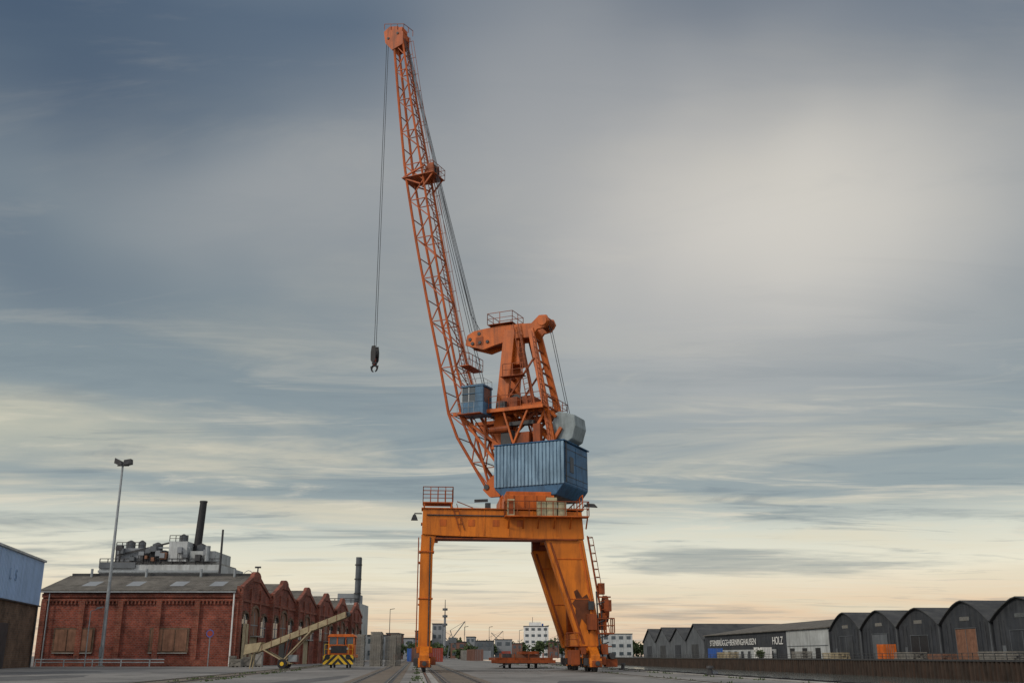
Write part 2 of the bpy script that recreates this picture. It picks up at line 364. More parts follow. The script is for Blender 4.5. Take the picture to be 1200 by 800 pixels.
for s in(-1,1):
    m.beam((-4.8,s*1.5,19.8),(-1.3,s*1.4,17.1),.2,K)
    m.beam((-3.2,s*1.5,19.8),(-1.3,s*1.4,16.9),.14,'orange_d')
    m.beam((-4.8,s*1.5,19.8),(-1.3,s*1.4,15.4),.2,K)
    m.beam((-2.6,s*1.5,19.8),(-2.6,s*1.5,16.4),.14,K)
    m.beam((2.8,s*1.6,19.8),(1.2,s*1.6,17.0),.2,K)
    m.beam((-.6,s*2.4,19.8),(.3,s*2.4,17.0),.14,K)
    m.beam((1.6,s*2.4,19.8),(.3,s*2.4,17.0),.14,K)
m.box(-1.0,.4,-1.9,-.9,20.0,20.9,'orange_d'); m.tube((-.2,-1.0,20.9),(-.2,1.0,20.9),.5,'steel',18)
m.box(.5,1.4,-1.2,1.2,20.0,21.1,'orange_d'); m.tube((-2.9,-1.2,20.3),(-2.9,1.2,20.3),.4,'steel',16)
m.tube((-1.8,-2.2,18.3),(-.2,-2.2,18.3),.3,'orange_d',12)
m.box(-.9,0,-2.2,-1.4,16.98,18.2,'steel'); m.box(.4,1.6,-2.3,-1.2,16.98,17.9,'orange_d')
m.box(1.9,2.5,-2.2,-1.7,16.98,18.5,'orange_d'); m.box(-1.2,-.5,-2.3,-1.8,20.0,20.6,'steel'); m.box(-.3,1.8,-1.9,-1.3,18.6,18.9,'steel')
m.build('working_platform_and_winches',up)
m=MB()
c=Vector((4.05,0,18.35)); an=R(-17)
pl=[(-1.0,-1.1),(-1.0,.8),(-.7,1.05),(.65,1.05),(1.0,.25),(1.0,-.8),(.7,-1.1)]
pl=[(c.x+a*math.cos(an)-b*math.sin(an),c.z+a*math.sin(an)+b*math.cos(an)) for a,b in pl]
m.prism(pl,-1.15,1.15,'cw')
m.build('luffing_counterweight',up,.05)
m=MB()
for s in(-1,1):
    m.beam((3.5,s*1.3,19.1),(2.2,s*1.4,20.3),.2,K); m.beam((3.9,s*1.25,18.2),(3.2,s*1.4,17.0),.25,K)
m.build('counterweight_arms',up)
m=MB(); x0,x1,y0,y1=-3.9,-1.95,-3.3,-1.7
m.box(x0,x1,y0,y1,19.5,20.5,'blue_cab'); m.box(x0-.06,x1+.06,y0-.06,y1+.06,21.75,21.9,'blue_cab')
m.box(x0+.05,x1-.05,y0+.05,y1-.05,20.5,21.75,'glass')
for xx in (x0,x0+.62,x0+1.24,x1-.1):
    for yy in (y0,y1-.1): m.box(xx,xx+.1,yy,yy+.1,20.5,21.75,'galv' if xx<x0+1 else 'blue_cab')
m.box(x1-.7,x1-.001,y0-.01,y0+.2,20.5,21.75,'blue_cab')
m.box(x0,x0+.1,y0+.8,y0+.9,20.5,21.75,'blue_cab')
m.beam((x0,y0,21.2),(x1,y0,21.2),.06,'blue_cab')
m.rail([(x0-.1,y0-.5,19.5),(x0+1.4,y0-.5,19.5)],.9,'galv',.4,.022)
m.box(x0-.1,x1,y0-.55,y0,19.42,19.495,'orange_d')
m.beam((x0+.3,y1,19.5),(x0+.3,-1.4,19.7),.15,K); m.beam((x1-.3,y1,19.5),(x1-.3,-1.4,19.7),.15,K)
m.rail([(x0,y0,21.9),(x1,y0,21.9),(x1,y1,21.9),(x0,y1,21.9),(x0,y0,21.9)],.5,'galv',.6,.018,False)
m.build('operator_cab',up,.02)
# ---- boom
FR=[(58.0,-13.4),(51.6,-12.55),(43.8,-11.45),(36.2,-9.9),(29.5,-8.35),(24.0,-7.0),(19.2,-5.95),(13.9,-2.6)]
RE=[(58.0,-12.4),(51.2,-11.2),(43.3,-9.6),(35.8,-8.15),(29.2,-6.75),(23.7,-5.45),(19.2,-3.9),(13.9,-2.3)]
WD=[(58,.45),(43,.8),(24,1.15),(13.9,1.3)]
zs=[]; z=58.0; stp=1.6
while z>23.0: zs.append(z); z-=stp; stp*=1.018
zs+= [22.2,20.3,18.2,16.0,13.9]
st=[]
for z in zs:
    w=lerpt(WD,z); f=lerpt(FR,z); r=lerpt(RE,z)
    st.append([Vector((f,-w,z)),Vector((r,-w,z)),Vector((r,w,z)),Vector((f,w,z))])
m=MB()
for i in range(len(st)-1):
    A,B=st[i],st[i+1]
    for k in range(4):
        m.tube(A[k],B[k],.125 if k in(0,3) else .11,'boom',8)
    for (a,b) in ((0,1),(3,2)):
        if i%2==0: m.beam(A[a],B[b],.085,'boom')
        else: m.beam(A[b],B[a],.085,'boom')
        if i%2==1: m.beam(B[a],B[b],.07,'boom')
    for (a,b) in ((0,3),(1,2)):
        m.beam(B[a],B[b],.065,'orange_d')
        if a==1:
            if i%2==0: m.beam(A[a],B[b],.06,'orange_d')
            else: m.beam(A[b],B[a],.06,'orange_d')
m.build('boom_lattice',up)
m=MB()
HP=[(-14.3,58.2),(-14.5,59.5),(-13.9,59.9),(-12.9,59.7),(-12.3,58.9),(-12.3,57.6),(-13.5,57.2)]
m.prism(HP,-.62,-.5,'boom'); m.prism(HP,.5,.62,'boom')
m.box(-14.2,-12.5,-.5,.5,59.2,59.6,'boom'); m.box(-13.3,-12.4,-.5,.5,57.7,59.0,'boom')
for x,z,r in((-13.95,58.6,.5),(-12.9,58.9,.4)):
    for y in(-.3,0,.3): m.tube((x,y-.07,z),(x,y+.07,z),r,'orange_d',22)
    m.tube((x,-.7,z),(x,.7,z),.12,'steel',10)
m.rail([(-14.4,-.7,59.7),(-12.2,-.7,59.1),(-12.0,.7,59.1)],.6,'orange_d',.6,.022,False)
m.build('boom_head_sheaves',up)
m=MB()
def rp(z,o,w=0.0): return Vector((lerpt(RE,z)+o,w,z+.25))
zz=58.0
while zz>22.5:
    n=max(22.5,zz-1.9)
    for s in(-.3,.3):
        m.beam(rp(zz,.12,s),rp(n,.12,s),.05,'orange_d')
        m.beam(rp(zz,.72,s),rp(n,.72,s),.035,'orange_d')
        m.beam(rp(zz,.12,s),rp(zz,.72,s),.035,'orange_d')
    for q in range(5):
        zq=zz-(zz-n)*q/5; m.beam(rp(zq,.12,-.3),rp(zq,.12,.3),.035,'orange_d')
    zz=n
    if n<=22.5:break
m.build('boom_ladder',up)
m=MB()
z=43.0
m.box(-11.6,-8.3,-1.1,1.1,z-.06,z,'boom')
m.rail([(-9.4,-1.1,z),(-8.3,-1.1,z),(-8.3,1.1,z),(-9.4,1.1,z)],1.0,'orange_d',.6,.02)
for s in(-1,1):
    m.beam((-11.5,s*.9,z),(-9.7,s*.9,z-.9),.12,'boom'); m.beam((-8.4,s*.9,z),(-9.5,s*.9,z-1.3),.12,'boom')
    m.beam((-11.5,s*.9,z+.1),(-9.3,s*.9,z+.9),.14,'boom')
    m.prism([(-9.7,z),(-9.2,z+1.2),(-8.6,z+1.2),(-8.5,z)],s*.5-.05,s*.5+.05,'orange_d')
for y in(-.3,-.1,.1,.3): m.tube((-8.95,y-.05,z+.8),(-8.95,y+.05,z+.8),.42,'steel',18)
z=24.3
m.box(-5.2,-4.3,-1.3,1.3,z-.06,z,'boom'); m.rail([(-5.2,-1.3,z),(-4.3,-1.3,z),(-4.3,1.3,z)],1.0,'orange_d',.6,.022)
m.build('boom_sheave_platform',up)
m=MB()
rr=.026
for y in(-.33,-.11,.11,.33):
    m.tube((-12.6,y,59.2),(-8.6,y,43.9),rr,'rope',6)
for y in(-.4,-.15,.15,.4):
    m.tube((-8.6,y,43.6),(-4.1,y,26.9),rr,'rope',6)
m.tube((-8.5,-.3,43.9),(-4.6,-.5,29.0),rr,'rope',6); m.tube((-4.6,-.5,29.0),(-3.6,-.5,27.3),rr,'rope',6)
for y in(-.25,.25):
    m.tube((-8.9,y,43.3),(-3.0,y,20.6),rr,'rope',6)
    m.tube((2.5,y,27.3),(4.1,y,19.3),rr,'rope',6)
for y in(-.15,.15):
    m.tube((-14.42,y,58.6),(-14.42,y,27.4),rr,'rope',6)
m.build('wire_ropes',up)
m=MB()
hx=-14.42
HB=[(hx-.26,26.9),(hx-.18,27.5),(hx+.18,27.5),(hx+.26,26.9),(hx+.24,26.2),(hx+.12,26.0),(hx-.12,26.0),(hx-.24,26.2)]
m.prism(HB,-.30,-.24,'black'); m.prism(HB,.24,.30,'black')
for y in(-.11,.11): m.tube((hx,y-.07,26.8),(hx,y+.07,26.8),.31,'steel',20)
m.tube((hx,0,26.4),(hx,0,25.75),.12,'redbox',10)
m.tube((hx,0,26.0),(hx,0,25.86),.24,'steel',12)
for s in(-1,1):
    pts=[(hx+s*.30*math.sin(a),0,25.40+.30*math.cos(a)+.05) for a in [0,.5,1.1,1.7,2.3,2.8]]
    for a in range(5): m.tube(pts[a],pts[a+1],.12-.013*a,'black',8,.12-.013*(a+1))
    m.tube((hx+s*.30,0,25.45),(hx+s*.40,0,25.7),.08,'black',8,.03)
m.build('hook_block',up)

# ============================================================ GROUND / WATER
def qx(Y,o=17.35): return o-.09*Y
m=MB()
m.add([(-3000,-60,0),(qx(-60),-60,0),(qx(760),760,0),(-3000,760,0)],[(0,1,2,3)],'asph')
m.add([(-3000,760,0),(3000,760,0),(3000,4500,0),(-3000,4500,0)],[(0,1,2,3)],'asph')
m.add([(qx(-60,79.5),-60,.5),(3000,-60,.5),(3000,760,.5),(qx(760,79.5),760,.5)],[(0,1,2,3)],'asph')
m.build('ground')
m=MB()
for (x,y,w,l) in ((-16,40,3.2,22),(-9.5,47,1.4,30),(3.2,42,2.4,14),(-26,55,5,14),(-20,74,9,5),(-33,70,6,22),(-13,95,6,9),(-38,98,16,3),(1,36,1.2,7),(-24,42,2,9),(9,44,2.4,6)):
    n=14; vs=[(x+w*.5*math.cos(2*math.pi*i/n)*(1.2+random.uniform(-.25,.25)),y+l*.5*math.sin(2*math.pi*i/n)*(1.2+random.uniform(-.25,.25)),.003) for i in range(n)]
    m.add(vs,[tuple(range(n))],'patch')
m.build('pavement_patches')
wm=bpy.data.materials.new('canal_water'); wm.use_nodes=True
N=wm.node_tree.nodes;L=wm.node_tree.links;b=N['Principled BSDF']
b.inputs['Base Color'].default_value=(.07,.085,.08,1); b.inputs['Roughness'].default_value=.12
tc=N.new('ShaderNodeTexCoord'); nz=N.new('ShaderNodeTexNoise'); nz.inputs['Scale'].default_value=1.1; nz.inputs['Detail'].default_value=5
L.new(tc.outputs['Object'],nz.inputs['Vector']); bp=N.new('ShaderNodeBump'); bp.inputs['Strength'].default_value=.25; bp.inputs['Distance'].default_value=.08
L.new(nz.outputs['Fac'],bp.inputs['Height']); L.new(bp.outputs[0],b.inputs['Normal'])
M['water']=wm
m=MB(); m.add([(qx(-60)-3,-60,-2.2),(qx(-60,79.5)+3,-60,-2.2),(qx(760,79.5)+3,760,-2.2),(qx(760)-3,760,-2.2)],[(0,1,2,3)],'water')
m.build('canal_water')
near=empty('quay_edge',(17.35,0,0),QUAY)
m=MB()
t=-60
while t<760:
    L_=4 if t<240 else 20
    m.box(-.55,0,t+.012,t+L_-.012,.004,.05,'conc'); t+=L_
m.box(-.02,.12,-60,760,-3,-.02,'conc')
m.build('coping_stone',near)
m=MB()
m.beam((.25,20,-.02),(.25,240,-.02),.22,'black',.24)
for t in range(24,200,3): m.box(-.1,.36,t,t+.35,-.9,.12,'black')
m.build('timber_fender',near)
for i,t in enumerate((62,88,118,150,190)):
    m=MB(); m.tube((0,0,.06),(0,0,.45),.16,'steel',14,.13); m.tube((0,0,.42),(0,0,.56),.22,'steel',14,.18)
    m.box(-.3,.3,-.3,.3,.051,.09,'steel')
    m.build('mooring_bollard',None,loc=(qx(t)-.35,t,0))
rl=empty('railway_tracks',(0,0,0),QUAY)
def tl(X,Y):
    c,s=math.cos(QUAY),math.sin(QUAY); return (X*c+Y*s)
m=MB()
for (a,b_) in((-3.1,-.65),(.85,3.3),(-12.3,-9.85)):
    m.box(a,b_,8,420,.0035,.0055,'stain')
for o in (-2.6,-1.15,1.35,2.8,-11.8,-10.35):
    m.box(o-.17,o+.17,8,420,.0075,.0105,'steel')
    m.box(o-.035,o+.035,8,420,.011,.04,'rail')
for lx in (-7.55,4.45):
    o=tl(.85,81.5)+lx
    t=8
    while t<260:
        m.box(o-.4,o+.4,t+.02,t+4.98,.0125,.0165,'conc'); t+=5
    m.box(o-.09,o+.09,8,420,.0175,.0205,'steel'); m.box(o-.05,o+.05,8,420,.021,.05,'rail')
m.build('rails',rl)
m=MB()
for (o,a,b_) in ((tl(.85,81.5)-8.0,30,120),(tl(.85,81.5)+5.0,40,160),(-10.9,40,140),(tl(17.35,0)-.9,40,150),(-9.4,30,90)):
    for _ in range(420):
        t=random.uniform(a,b_); 
        if math.sin(t*1.3)+math.sin(t*.37)<.2: continue
        x=o+random.gauss(0,.15); h=random.uniform(.03,.14); dx=random.uniform(-.05,.05)
        c,s=math.cos(QUAY),math.sin(QUAY); X=x*c-t*s; Y=x*s+t*c
        m.add([(X-.05,Y,.004),(X+.05,Y,.004),(X+dx,Y+dx,h)],[(0,1,2)],'green')
m.build('weeds')
# ============================================================ OPPOSITE BANK
opp=empty('sheet_pile_wall',(79.5,0,0),QUAY)
m=MB(); t=20.0
prof=[]
while t<560:
    prof+= [(0,t),(0,t+.45),(.35,t+.6),(.35,t+1.05)]; t+=1.2
vs=[(x,t,-3) for x,t in prof]+[(x,t,.35) for x,t in prof]; k=len(prof)
m.add(vs,[(i,i+1,k+i+1,k+i) for i in range(k-1)],'sheet')
m.box(-.08,.6,20,560,.35,.62,'steel')
m.build('sheet_piles',opp)
m=MB(); m.rail([(1.0,20,.5),(1.0,420,.5)],1.0,'steel',3,.04); m.build('quay_railing',opp)
for i in range(6):
    yc=139+16*i
    e=empty('arched_timber_shed',(88,0,0),QUAY)
    m=MB(); w=7.6; eave=6.2; pk=9.0+.22*((i*7)%3)
    arc=[(yc-w,.5),(yc+w,.5),(yc+w,eave)]
    top=[]
    for j in range(1,12):
        a=j/12; top.append((yc+w-2*w*a, eave+(pk-eave)*(1-abs(2*a-1)**1.55)))
    arc+=top+[(yc-w,eave)]
    m.prism(arc,0,55,'shed','yz'); m.build('walls',e)
    m=MB()
    edge=[(yc+w+.3,eave-.2)]+[(a,b+.02) for a,b in top]+[(yc-w-.3,eave-.2)]
    for j in range(len(edge)-1):
        (a,b),(c2,d)=edge[j],edge[j+1]
        m.add([(-.5,a,b+.22),(55,a,b+.22),(55,c2,d+.22),(-.5,c2,d+.22),(-.5,a,b+.05),(55,a,b+.05),(55,c2,d+.05),(-.5,c2,d+.05)],[(0,1,2,3),(4,7,6,5),(0,3,7,4),(1,5,6,2)],'roof_d')
    m.build('roof',e)
    m=MB()
    dz=(5.0,4.6,5.2,4.4,5.0,4.8)[i]
    m.box(-.08,-.003,yc-3.2,yc+3.2,.55,dz,('black','shed','board','black','shed_g','shed')[i])
    m.box(-.12,-.081,yc-3.3,yc-3.2,.55,dz+.1,'shed_g'); m.box(-.12,-.081,yc+3.2,yc+3.3,.55,dz+.1,'shed_g'); m.box(-.12,-.081,yc-.05,yc+.05,.55,dz,'shed_g')
    m.box(-.125,-.003,yc-3.35,yc+3.35,dz+.101,dz+.2,'shed_g')
    m.box(-.06,-.003,yc-1.5,yc+1.5,6.5,7.1,'glass')
    for q in (-6,-4.6,4.6,6): m.box(-.1,-.003,yc+q-.06,yc+q+.06,.5,eave,'shed')
    m.box(-.2,-.003,yc-w+.01,yc-w+.25,.5,eave,'shed_g')
    if i%2: m.box(-.07,-.003,yc+4.8,yc+5.8,.55,2.6,'shed_g')
    m.build('doors_and_trim',e)
e=empty('timber_warehouse',(88,0,0),QUAY)
m=MB()
m.box(0,40,228,326,.5,7.0,'shed'); m.build('walls',e)
m=MB()
m.add([(-.6,227.5,7.0),(20,227.5,10.2),(20,326.5,10.2),(-.6,326.5,7.0),(-.6,227.5,6.8),(20,227.5,10.0),(20,326.5,10.0),(-.6,326.5,6.8),(41,227.5,7),(41,326.5,7)],[(0,1,2,3),(4,5,1,0),(0,3,7,4),(2,1,8,9)],'roof')
m.build('roof',e)
m=MB()
m.box(-.12,-.003,228,254,.5,6.7,'offwhite')
m.box(-.10,-.003,262,318,.5,2.7,'offwhite')
for t in range(264,318,6): m.box(-.14,-.101,t,t+2.2,.6,2.3,'shed')
m.box(-.2,-.121,228.5,253.5,3.2,3.35,'shed_g')
for t in (233,241,249): m.box(-.16,-.121,t,t+3,.6,2.8,'black')
m.build('pale_panels',e)
def text(body,size,loc,rot,par,k,name,sx=1):
    c=bpy.data.curves.new(name,'FONT'); c.body=body; c.size=size; c.extrude=.03
    o=bpy.data.objects.new(name,c); scene.collection.objects.link(o); o.parent=par
    o.location=loc; o.rotation_euler=rot; o.scale=(sx,1,1); c.materials.append(M[k]); return o
text('STEINBRÜGGE+BERNINGHAUSEN',2.3,(-.2,320,3.9),(R(90),0,R(-90)),e,'white','lettering',1.25)
text('HOLZ',2.6,(-.2,264,3.8),(R(90),0,R(-90)),e,'white','lettering_short',1.1)
for i in range(4):
    yc=338+22*i
    e=empty('gabled_shed',(88,0,0),QUAY); m=MB()
    pk=10.6 if i!=1 else 10.0
    m.prism([(yc-10.8,.5),(yc+10.8,.5),(yc+10.8,5.8),(yc,pk),(yc-10.8,5.8)],0,45,'shed_g','yz'); m.build('walls',e)
    m=MB()
    for s in(-1,1):
        m.add([(-.5,yc,pk+.3),(46,yc,pk+.3),(46,yc+s*11,5.9),(-.5,yc+s*11,5.9),(-.5,yc,pk+.02),(-.5,yc+s*11,5.6)],[(0,1,2,3),(0,3,5,4)],'roof_d')
    m.build('roof',e)
    m=MB(); m.box(-.1,-.003,yc-4,yc+4,.5,4.6,'shed' if i%2 else 'roof_d'); m.build('door',e)
def container(x,y,z,l,w,h,k,rot=0,name='shipping_container'):
    e=MB(); e.box(-w/2,w/2,-l/2,l/2,0,h,k)
    t=-l/2+.1
    while t<l/2-.1:
        e.box(-w/2-.05,-w/2-.002,t,t+.14,.15,h-.15,k); e.box(w/2+.002,w/2+.05,t,t+.14,.15,h-.15,k); t+=.3
    for sx in(-1,1):
        for sy in(-1,1): e.box(sx*(w/2-.05)-.1,sx*(w/2-.05)+.1,sy*(l/2-.05)-.1,sy*(l/2-.05)+.1,-.001,h+.03,k)
    for q in(-.6,-.2,.2,.6): e.box(q-.02,q+.02,-l/2-.06,-l/2-.002,.1,h-.1,'galv')
    return e.build(name,None,loc=(x,y,z),rot=rot)
container(85-.09*193,193,.5,2.8,2.2,2.6,'orangebox',QUAY)
container(85-.09*262,262,.5,6,2.4,2.6,'white',QUAY)
container(84-.09*300,300,.5,6,2.4,2.6,'bluebox',QUAY)
for (t,l,h,k) in ((150,9,1.2,'wood'),(170,5,1.0,'board'),(180,7,1.4,'wood'),(212,8,1.3,'tan'),(232,6,1.6,'wood'),(285,14,1.5,'tan')):
    m=MB(); 
    for r_ in range(int(h/.3)):
        for q in range(6): m.box(q*.42,q*.42+.36,random.uniform(-.3,.2),l+random.uniform(-.2,.3),r_*.32+.02,r_*.32+.26,k)
    m.build('timber_stack',None,loc=(83.6-.09*t,t,.5),rot=QUAY)

def leafmass(name,blobs,n,size,loc=(0,0,0),trunks=True):
    m=MB()
    for (cx,cy,cz,r,rz) in blobs:
        for _ in range(n):
            th=random.uniform(0,6.283);ph=math.acos(random.uniform(-1,1));q=random.random()**.4
            q*=.75+.35*math.sin(3*th+cx)*math.cos(2*ph)
            p=Vector((cx+r*q*math.sin(ph)*math.cos(th),cy+r*q*math.sin(ph)*math.sin(th),max(.1,cz+rz*q*math.cos(ph))))
            a=Vector((random.gauss(0,1),random.gauss(0,1),random.gauss(0,1))).normalized()*size*random.uniform(.5,1.2)
            b2=a.cross(Vector((random.gauss(0,1),random.gauss(0,1),random.gauss(0,1)))).normalized()*size*random.uniform(.4,1)
            m.add([p-a,p+b2,p+a,p-b2],[(0,1,2,3)],'green')
        if trunks: m.tube((cx,cy,0),(cx,cy,cz),r*.08+.05,'steel',6,r*.03)
    return m.build(name,None,loc=loc)
leafmass('bush',[(0,0,1.2,1.3,1.5),(.8,1,.9,1,1)],260,.2,loc=(82.2-.09*262,254,.5))
bl=[]
for i in range(60):
    px=random.uniform(-75,75); bl.append((px,random.uniform(560,700),random.uniform(3,6.5),random.uniform(4,8),random.uniform(3,6)))
leafmass('tree_line',bl,170,1.2)
bl=[(random.uniform(-36,-14),random.uniform(300,400),random.uniform(2.0,3.6),random.uniform(2,4),random.uniform(1.6,2.8)) for i in range(16)]
leafmass('tree_line',bl,140,.6)

# ============================================================ LEFT SIDE
bw=empty('brick_warehouse')
X0,X1=-52.5,-30.5
walls=MB(); roof=MB(); tr=MB(); det=MB()
for i in range(6):
    y0=118+14.5*i; y1=y0+14.5; yc=(y0+y1)/2; ev=8.0; pk=10.0
    x1=X1+.02*(y0-118)
    walls.prism([(y0,0),(y1,0),(y1,ev),(yc,pk),(y0,ev)],X0,x1,'brick','yz')
    for (a,za,b_,zb) in ((y0-(.5 if i==0 else 0),ev-(.1 if i==0 else 0),yc,pk),(yc,pk,y1,ev)):
        roof.add([(X0-.3,a,za+.25),(x1-.35,a,za+.25),(x1-.35,b_,zb+.25),(X0-.3,b_,zb+.25),(X0-.3,a,za+.05),(x1-.35,a,za+.05),(x1-.35,b_,zb+.05),(X0-.3,b_,zb+.05)],[(0,1,2,3),(0,4,5,1),(4,7,6,5),(1,5,6,2)],'roof')
    hh=.45
    arch=[(yc+1.8*math.cos(math.pi*j/8),pk+.05+.65*math.sin(math.pi*j/8)) for j in range(9)]
    tr.prism([(y0,ev),(yc-1.8,pk-.5),(yc+1.8,pk-.5),(y1,ev),(y1,ev+hh+.15),(y1-.9,ev+hh+.15)]+arch+[(y0+.9,ev+hh+.15),(y0,ev+hh+.15)],x1-.34,x1+.14,'brick_tr','yz')
    tr.box(x1+.003,x1+.28,y0,y0+.7,0,ev+.3,'brick_tr')
    for q in(4.6,9.2): tr.box(x1+.003,x1+.2,y0+q,y0+q+.5,0,ev+.6,'brick_tr')
    tr.box(x1+.004,x1+.16,y0+.71,y1-.01,7.0,7.3,'brick_tr')
    for c,wd,base,hgt in ((yc,1.7,3.4,2.2),(y0+2.7,1.2,3.2,1.9),(y1-2.6,1.2,3.2,1.9)):
        pts=[(c-wd,base),(c+wd,base)]+[(c+wd*math.cos(a),base+hgt+wd*.55*math.sin(a)) for a in [math.pi*j/8 for j in range(9)]]
        det.prism(pts,x1+.005,x1+.06,'glass' if c!=yc else 'board','yz')
        prev=None
        for j in range(9):
            a=math.pi*j/8; p=(x1+.1,c+(wd+.15)*math.cos(a),base+hgt+(wd*.55+.15)*math.sin(a))
            if prev: det.beam(prev,p,.2,'brick_br',.3)
            prev=p
        det.box(x1+.061,x1+.1,c-.05,c+.05,base,base+hgt+.4,'haze_b'); det.box(x1+.061,x1+.095,c-wd,c+wd,base+1.1,base+1.2,'haze_b')
    det.box(x1+.01,x1+.08,yc-1.7,yc+1.7,0,3.2,'tan' if i in(0,2) else 'steel')
    det.box(x1+.01,x1+.8,yc-2,yc+2,3.22,3.34,'conc')
det.box(X1+.3,X1+.36,119.2,121.6,0,4.6,'tan'); det.box(X1+.361,X1+.4,120.36,120.44,0,4.6,'board')
walls.build('brick_walls',bw); 
fy=118
tr.box(X0,X1,fy-.32,fy-.003,7.35,7.75,'brick_tr')
tr.box(X0,X1,fy-.22,fy-.003,6.95,7.2,'brick_tr')
tr.box(X0,X1,fy-.25,fy-.003,0,.7,'brick_tr')
nb=5; wv=(X1-X0-.6)/nb
for j in range(nb+1):
    x=X0+j*wv; tr.box(x,x+.6,fy-.28,fy-.004,.7,6.95,'brick_tr')
x=X0+.3
while x<X1:
    tr.box(x,x+.18,fy-.20,fy-.005,6.6,6.949,'brick_tr'); x+=.42
det.box(X0-.3,X1-.3,fy-.72,fy-.5,7.85,8.0,'galv')
det.tube((X1-.5,fy-.45,0),(X1-.5,fy-.45,7.8),.09,'white',8)
det.tube((X0+.9,fy-.45,0),(X0+.9,fy-.45,7.8),.07,'galv',8)
def bwin(xa,xb,z0,z1):
    n=3
    det.box(xa-.15,xb+.15,fy-.14,fy-.006,z0-.15,z1+.2,'brick_br')
    for j in range(n):
        w=(xb-xa)/n; det.box(xa+j*w+.06,xa+(j+1)*w-.06,fy-.2,fy-.141,z0,z1,'board')
    det.box(xa-.1,xb+.1,fy-.26,fy-.142,z0-.25,z0-.151,'conc')
bwin(-50.6,-46.4,1.6,3.9); bwin(-40.0,-35.9,1.6,3.9)
tr.build('brick_trim',bw); det.build('windows_doors_gutters',bw)
for x in (-49,-44,-39,-34.5):
    roof.add([(x,119.5,8.70),(x+1.6,119.5,8.70),(x+1.6,122.6,9.53),(x,122.6,9.53)],[(0,1,2,3)],'haze_b')
roof.beam((X0,125.25,10.3),(X1-.4,125.25,10.3),.4,'roof_d')
for x in (-50,-43.5,-37,-33): roof.tube((x,124.6,10.0),(x,124.6,11.0),.16,'galv',8); 
roof.build('roof_sheets',bw)

bl_=empty('corrugated_warehouse',(-49.3,110,0),math.atan2(3.6,17.3))
m=MB(); m.box(-25,-.05,-50,0,0,6.1,'brick_br'); m.build('brick_base',bl_)
m=MB(); m.box(-25.2,.02,-50,.15,6.1,10.5,'clad_blue')
t=-50
while t<0: m.box(.022,.09,t,t+.22,6.12,10.4,'clad_blue'); t+=.5
m.box(-25.3,.22,-50.1,.25,10.5,10.7,'offwhite'); m.box(-.02,.16,-50,.2,5.98,6.099,'steel')
m.build('corrugated_cladding',bl_)
m=MB()
m.box(-.049,.0,-14.5,-11,0,4,'steel'); m.box(-.049,.02,-30,-24,0,4.5,'steel'); m.tube((.12,-1,0),(.12,-1,6),.09,'steel')
m.build('doors',bl_)
text('L   S',1.5,(.12,-13.5,7.9),(R(90),0,R(90)),bl_,'faded','wall_lettering')

pl=empty('processing_plant'); m=MB()
Y=200
m.box(-79,-56,Y,Y+18,0,17.8,'offwhite')
m.box(-77,-57,Y+1,Y+16,17.8,18.4,'conc')
m.box(-76.5,-71,Y+1,Y+10,18.4,21.0,'haze_b'); m.box(-66,-62.5,Y,Y+8,18.4,22.2,'offwhite')
m.box(-62,-57.2,Y+.5,Y+12,18.4,20.4,'offwhite'); m.box(-70.4,-67,Y+1,Y+5,18.4,20.6,'shed_g')
for x,z,r in ((-74.5,21,.9),(-72.3,21,.7),(-69.2,20.6,1.0),(-64.3,22.2,.8),(-60.6,20.4,.9)):
    m.tube((x,Y+3,z),(x,Y+3,z+1.3),r,'shed_g',14); m.tube((x,Y+3,z+1.3),(x,Y+3,z+1.7),r,'steel',14,.15)
for x in range(-78,-57,3):
    for z in (3,6.5,10,13.5): m.box(x,x+1.5,Y-.06,Y-.003,z,z+1.5,'glass')
m.rail([(-79,Y,17.8),(-56,Y,17.8)],1.1,'steel',1.5,.07); m.rail([(-76.5,Y+1,21),(-71,Y+1,21)],1.1,'steel',1,.06); m.rail([(-66,Y,22.2),(-62.5,Y,22.2)],1.1,'steel',1,.06)
for x in (-75.5,-73,-70.8,-67.6,-65.2,-63): m.tube((x,Y+.5,18),(x,Y+.5,19.5+random.random()*4),.16,'steel',6)
m.beam((-76,Y+.6,19.6),(-66,Y+.6,22),.3,'steel'); m.beam((-70,Y+.3,21),(-62,Y+.3,21),.22,'galv'); m.tube((-58.5,Y,18.4),(-58.5,Y,21.3),.5,'galv',10)
m.beam((-79,Y-.3,16.5),(-56,Y-.3,16.5),.4,'galv'); m.box(-78.9,-72,Y-.5,Y-.01,17.1,18.2,'shed_g')
for i in range(18):
    x=random.uniform(-78,-58); z=18.4+random.random()*2.2; w=random.uniform(.4,1.2)
    m.box(x,x+w,Y-.4-i*.02,Y+.5,z,z+random.uniform(.5,1.4),random.choice(['steel','shed_g','haze_b','steel','board'])); m.tube((x,Y-.2,17.9),(x,Y-.2,z+1),.06,'steel',6)
m.build('plant_buildings',pl)
m=MB(); m.tube((-61.9,Y+4,18),(-61.3,Y+4,30.2),.8,'black',16,.68); m.tube((-61.3,Y+4,30.2),(-61.3,Y+4,30.5),.76,'steel',16)
m.box(-64,-60.4,Y+3,Y+5,18.4,20.4,'haze_b'); m.build('flue_stack',pl)
m=MB(); m.tube((0,0,0),(0,0,24.3),.28,'steel',8,.2); m.build('utility_pole',None,loc=(-55.6,199,0))
m=MB(); m.tube((0,0,0),(0,0,12.6),.12,'steel',8,.09); m.tube((-.4,0,12.6),(.4,0,12.6),.12,'steel'); m.build('utility_pole',None,loc=(-34.5,142,0))
m=MB(); m.tube((0,0,0),(0,0,11.6),.1,'galv',8,.07); 
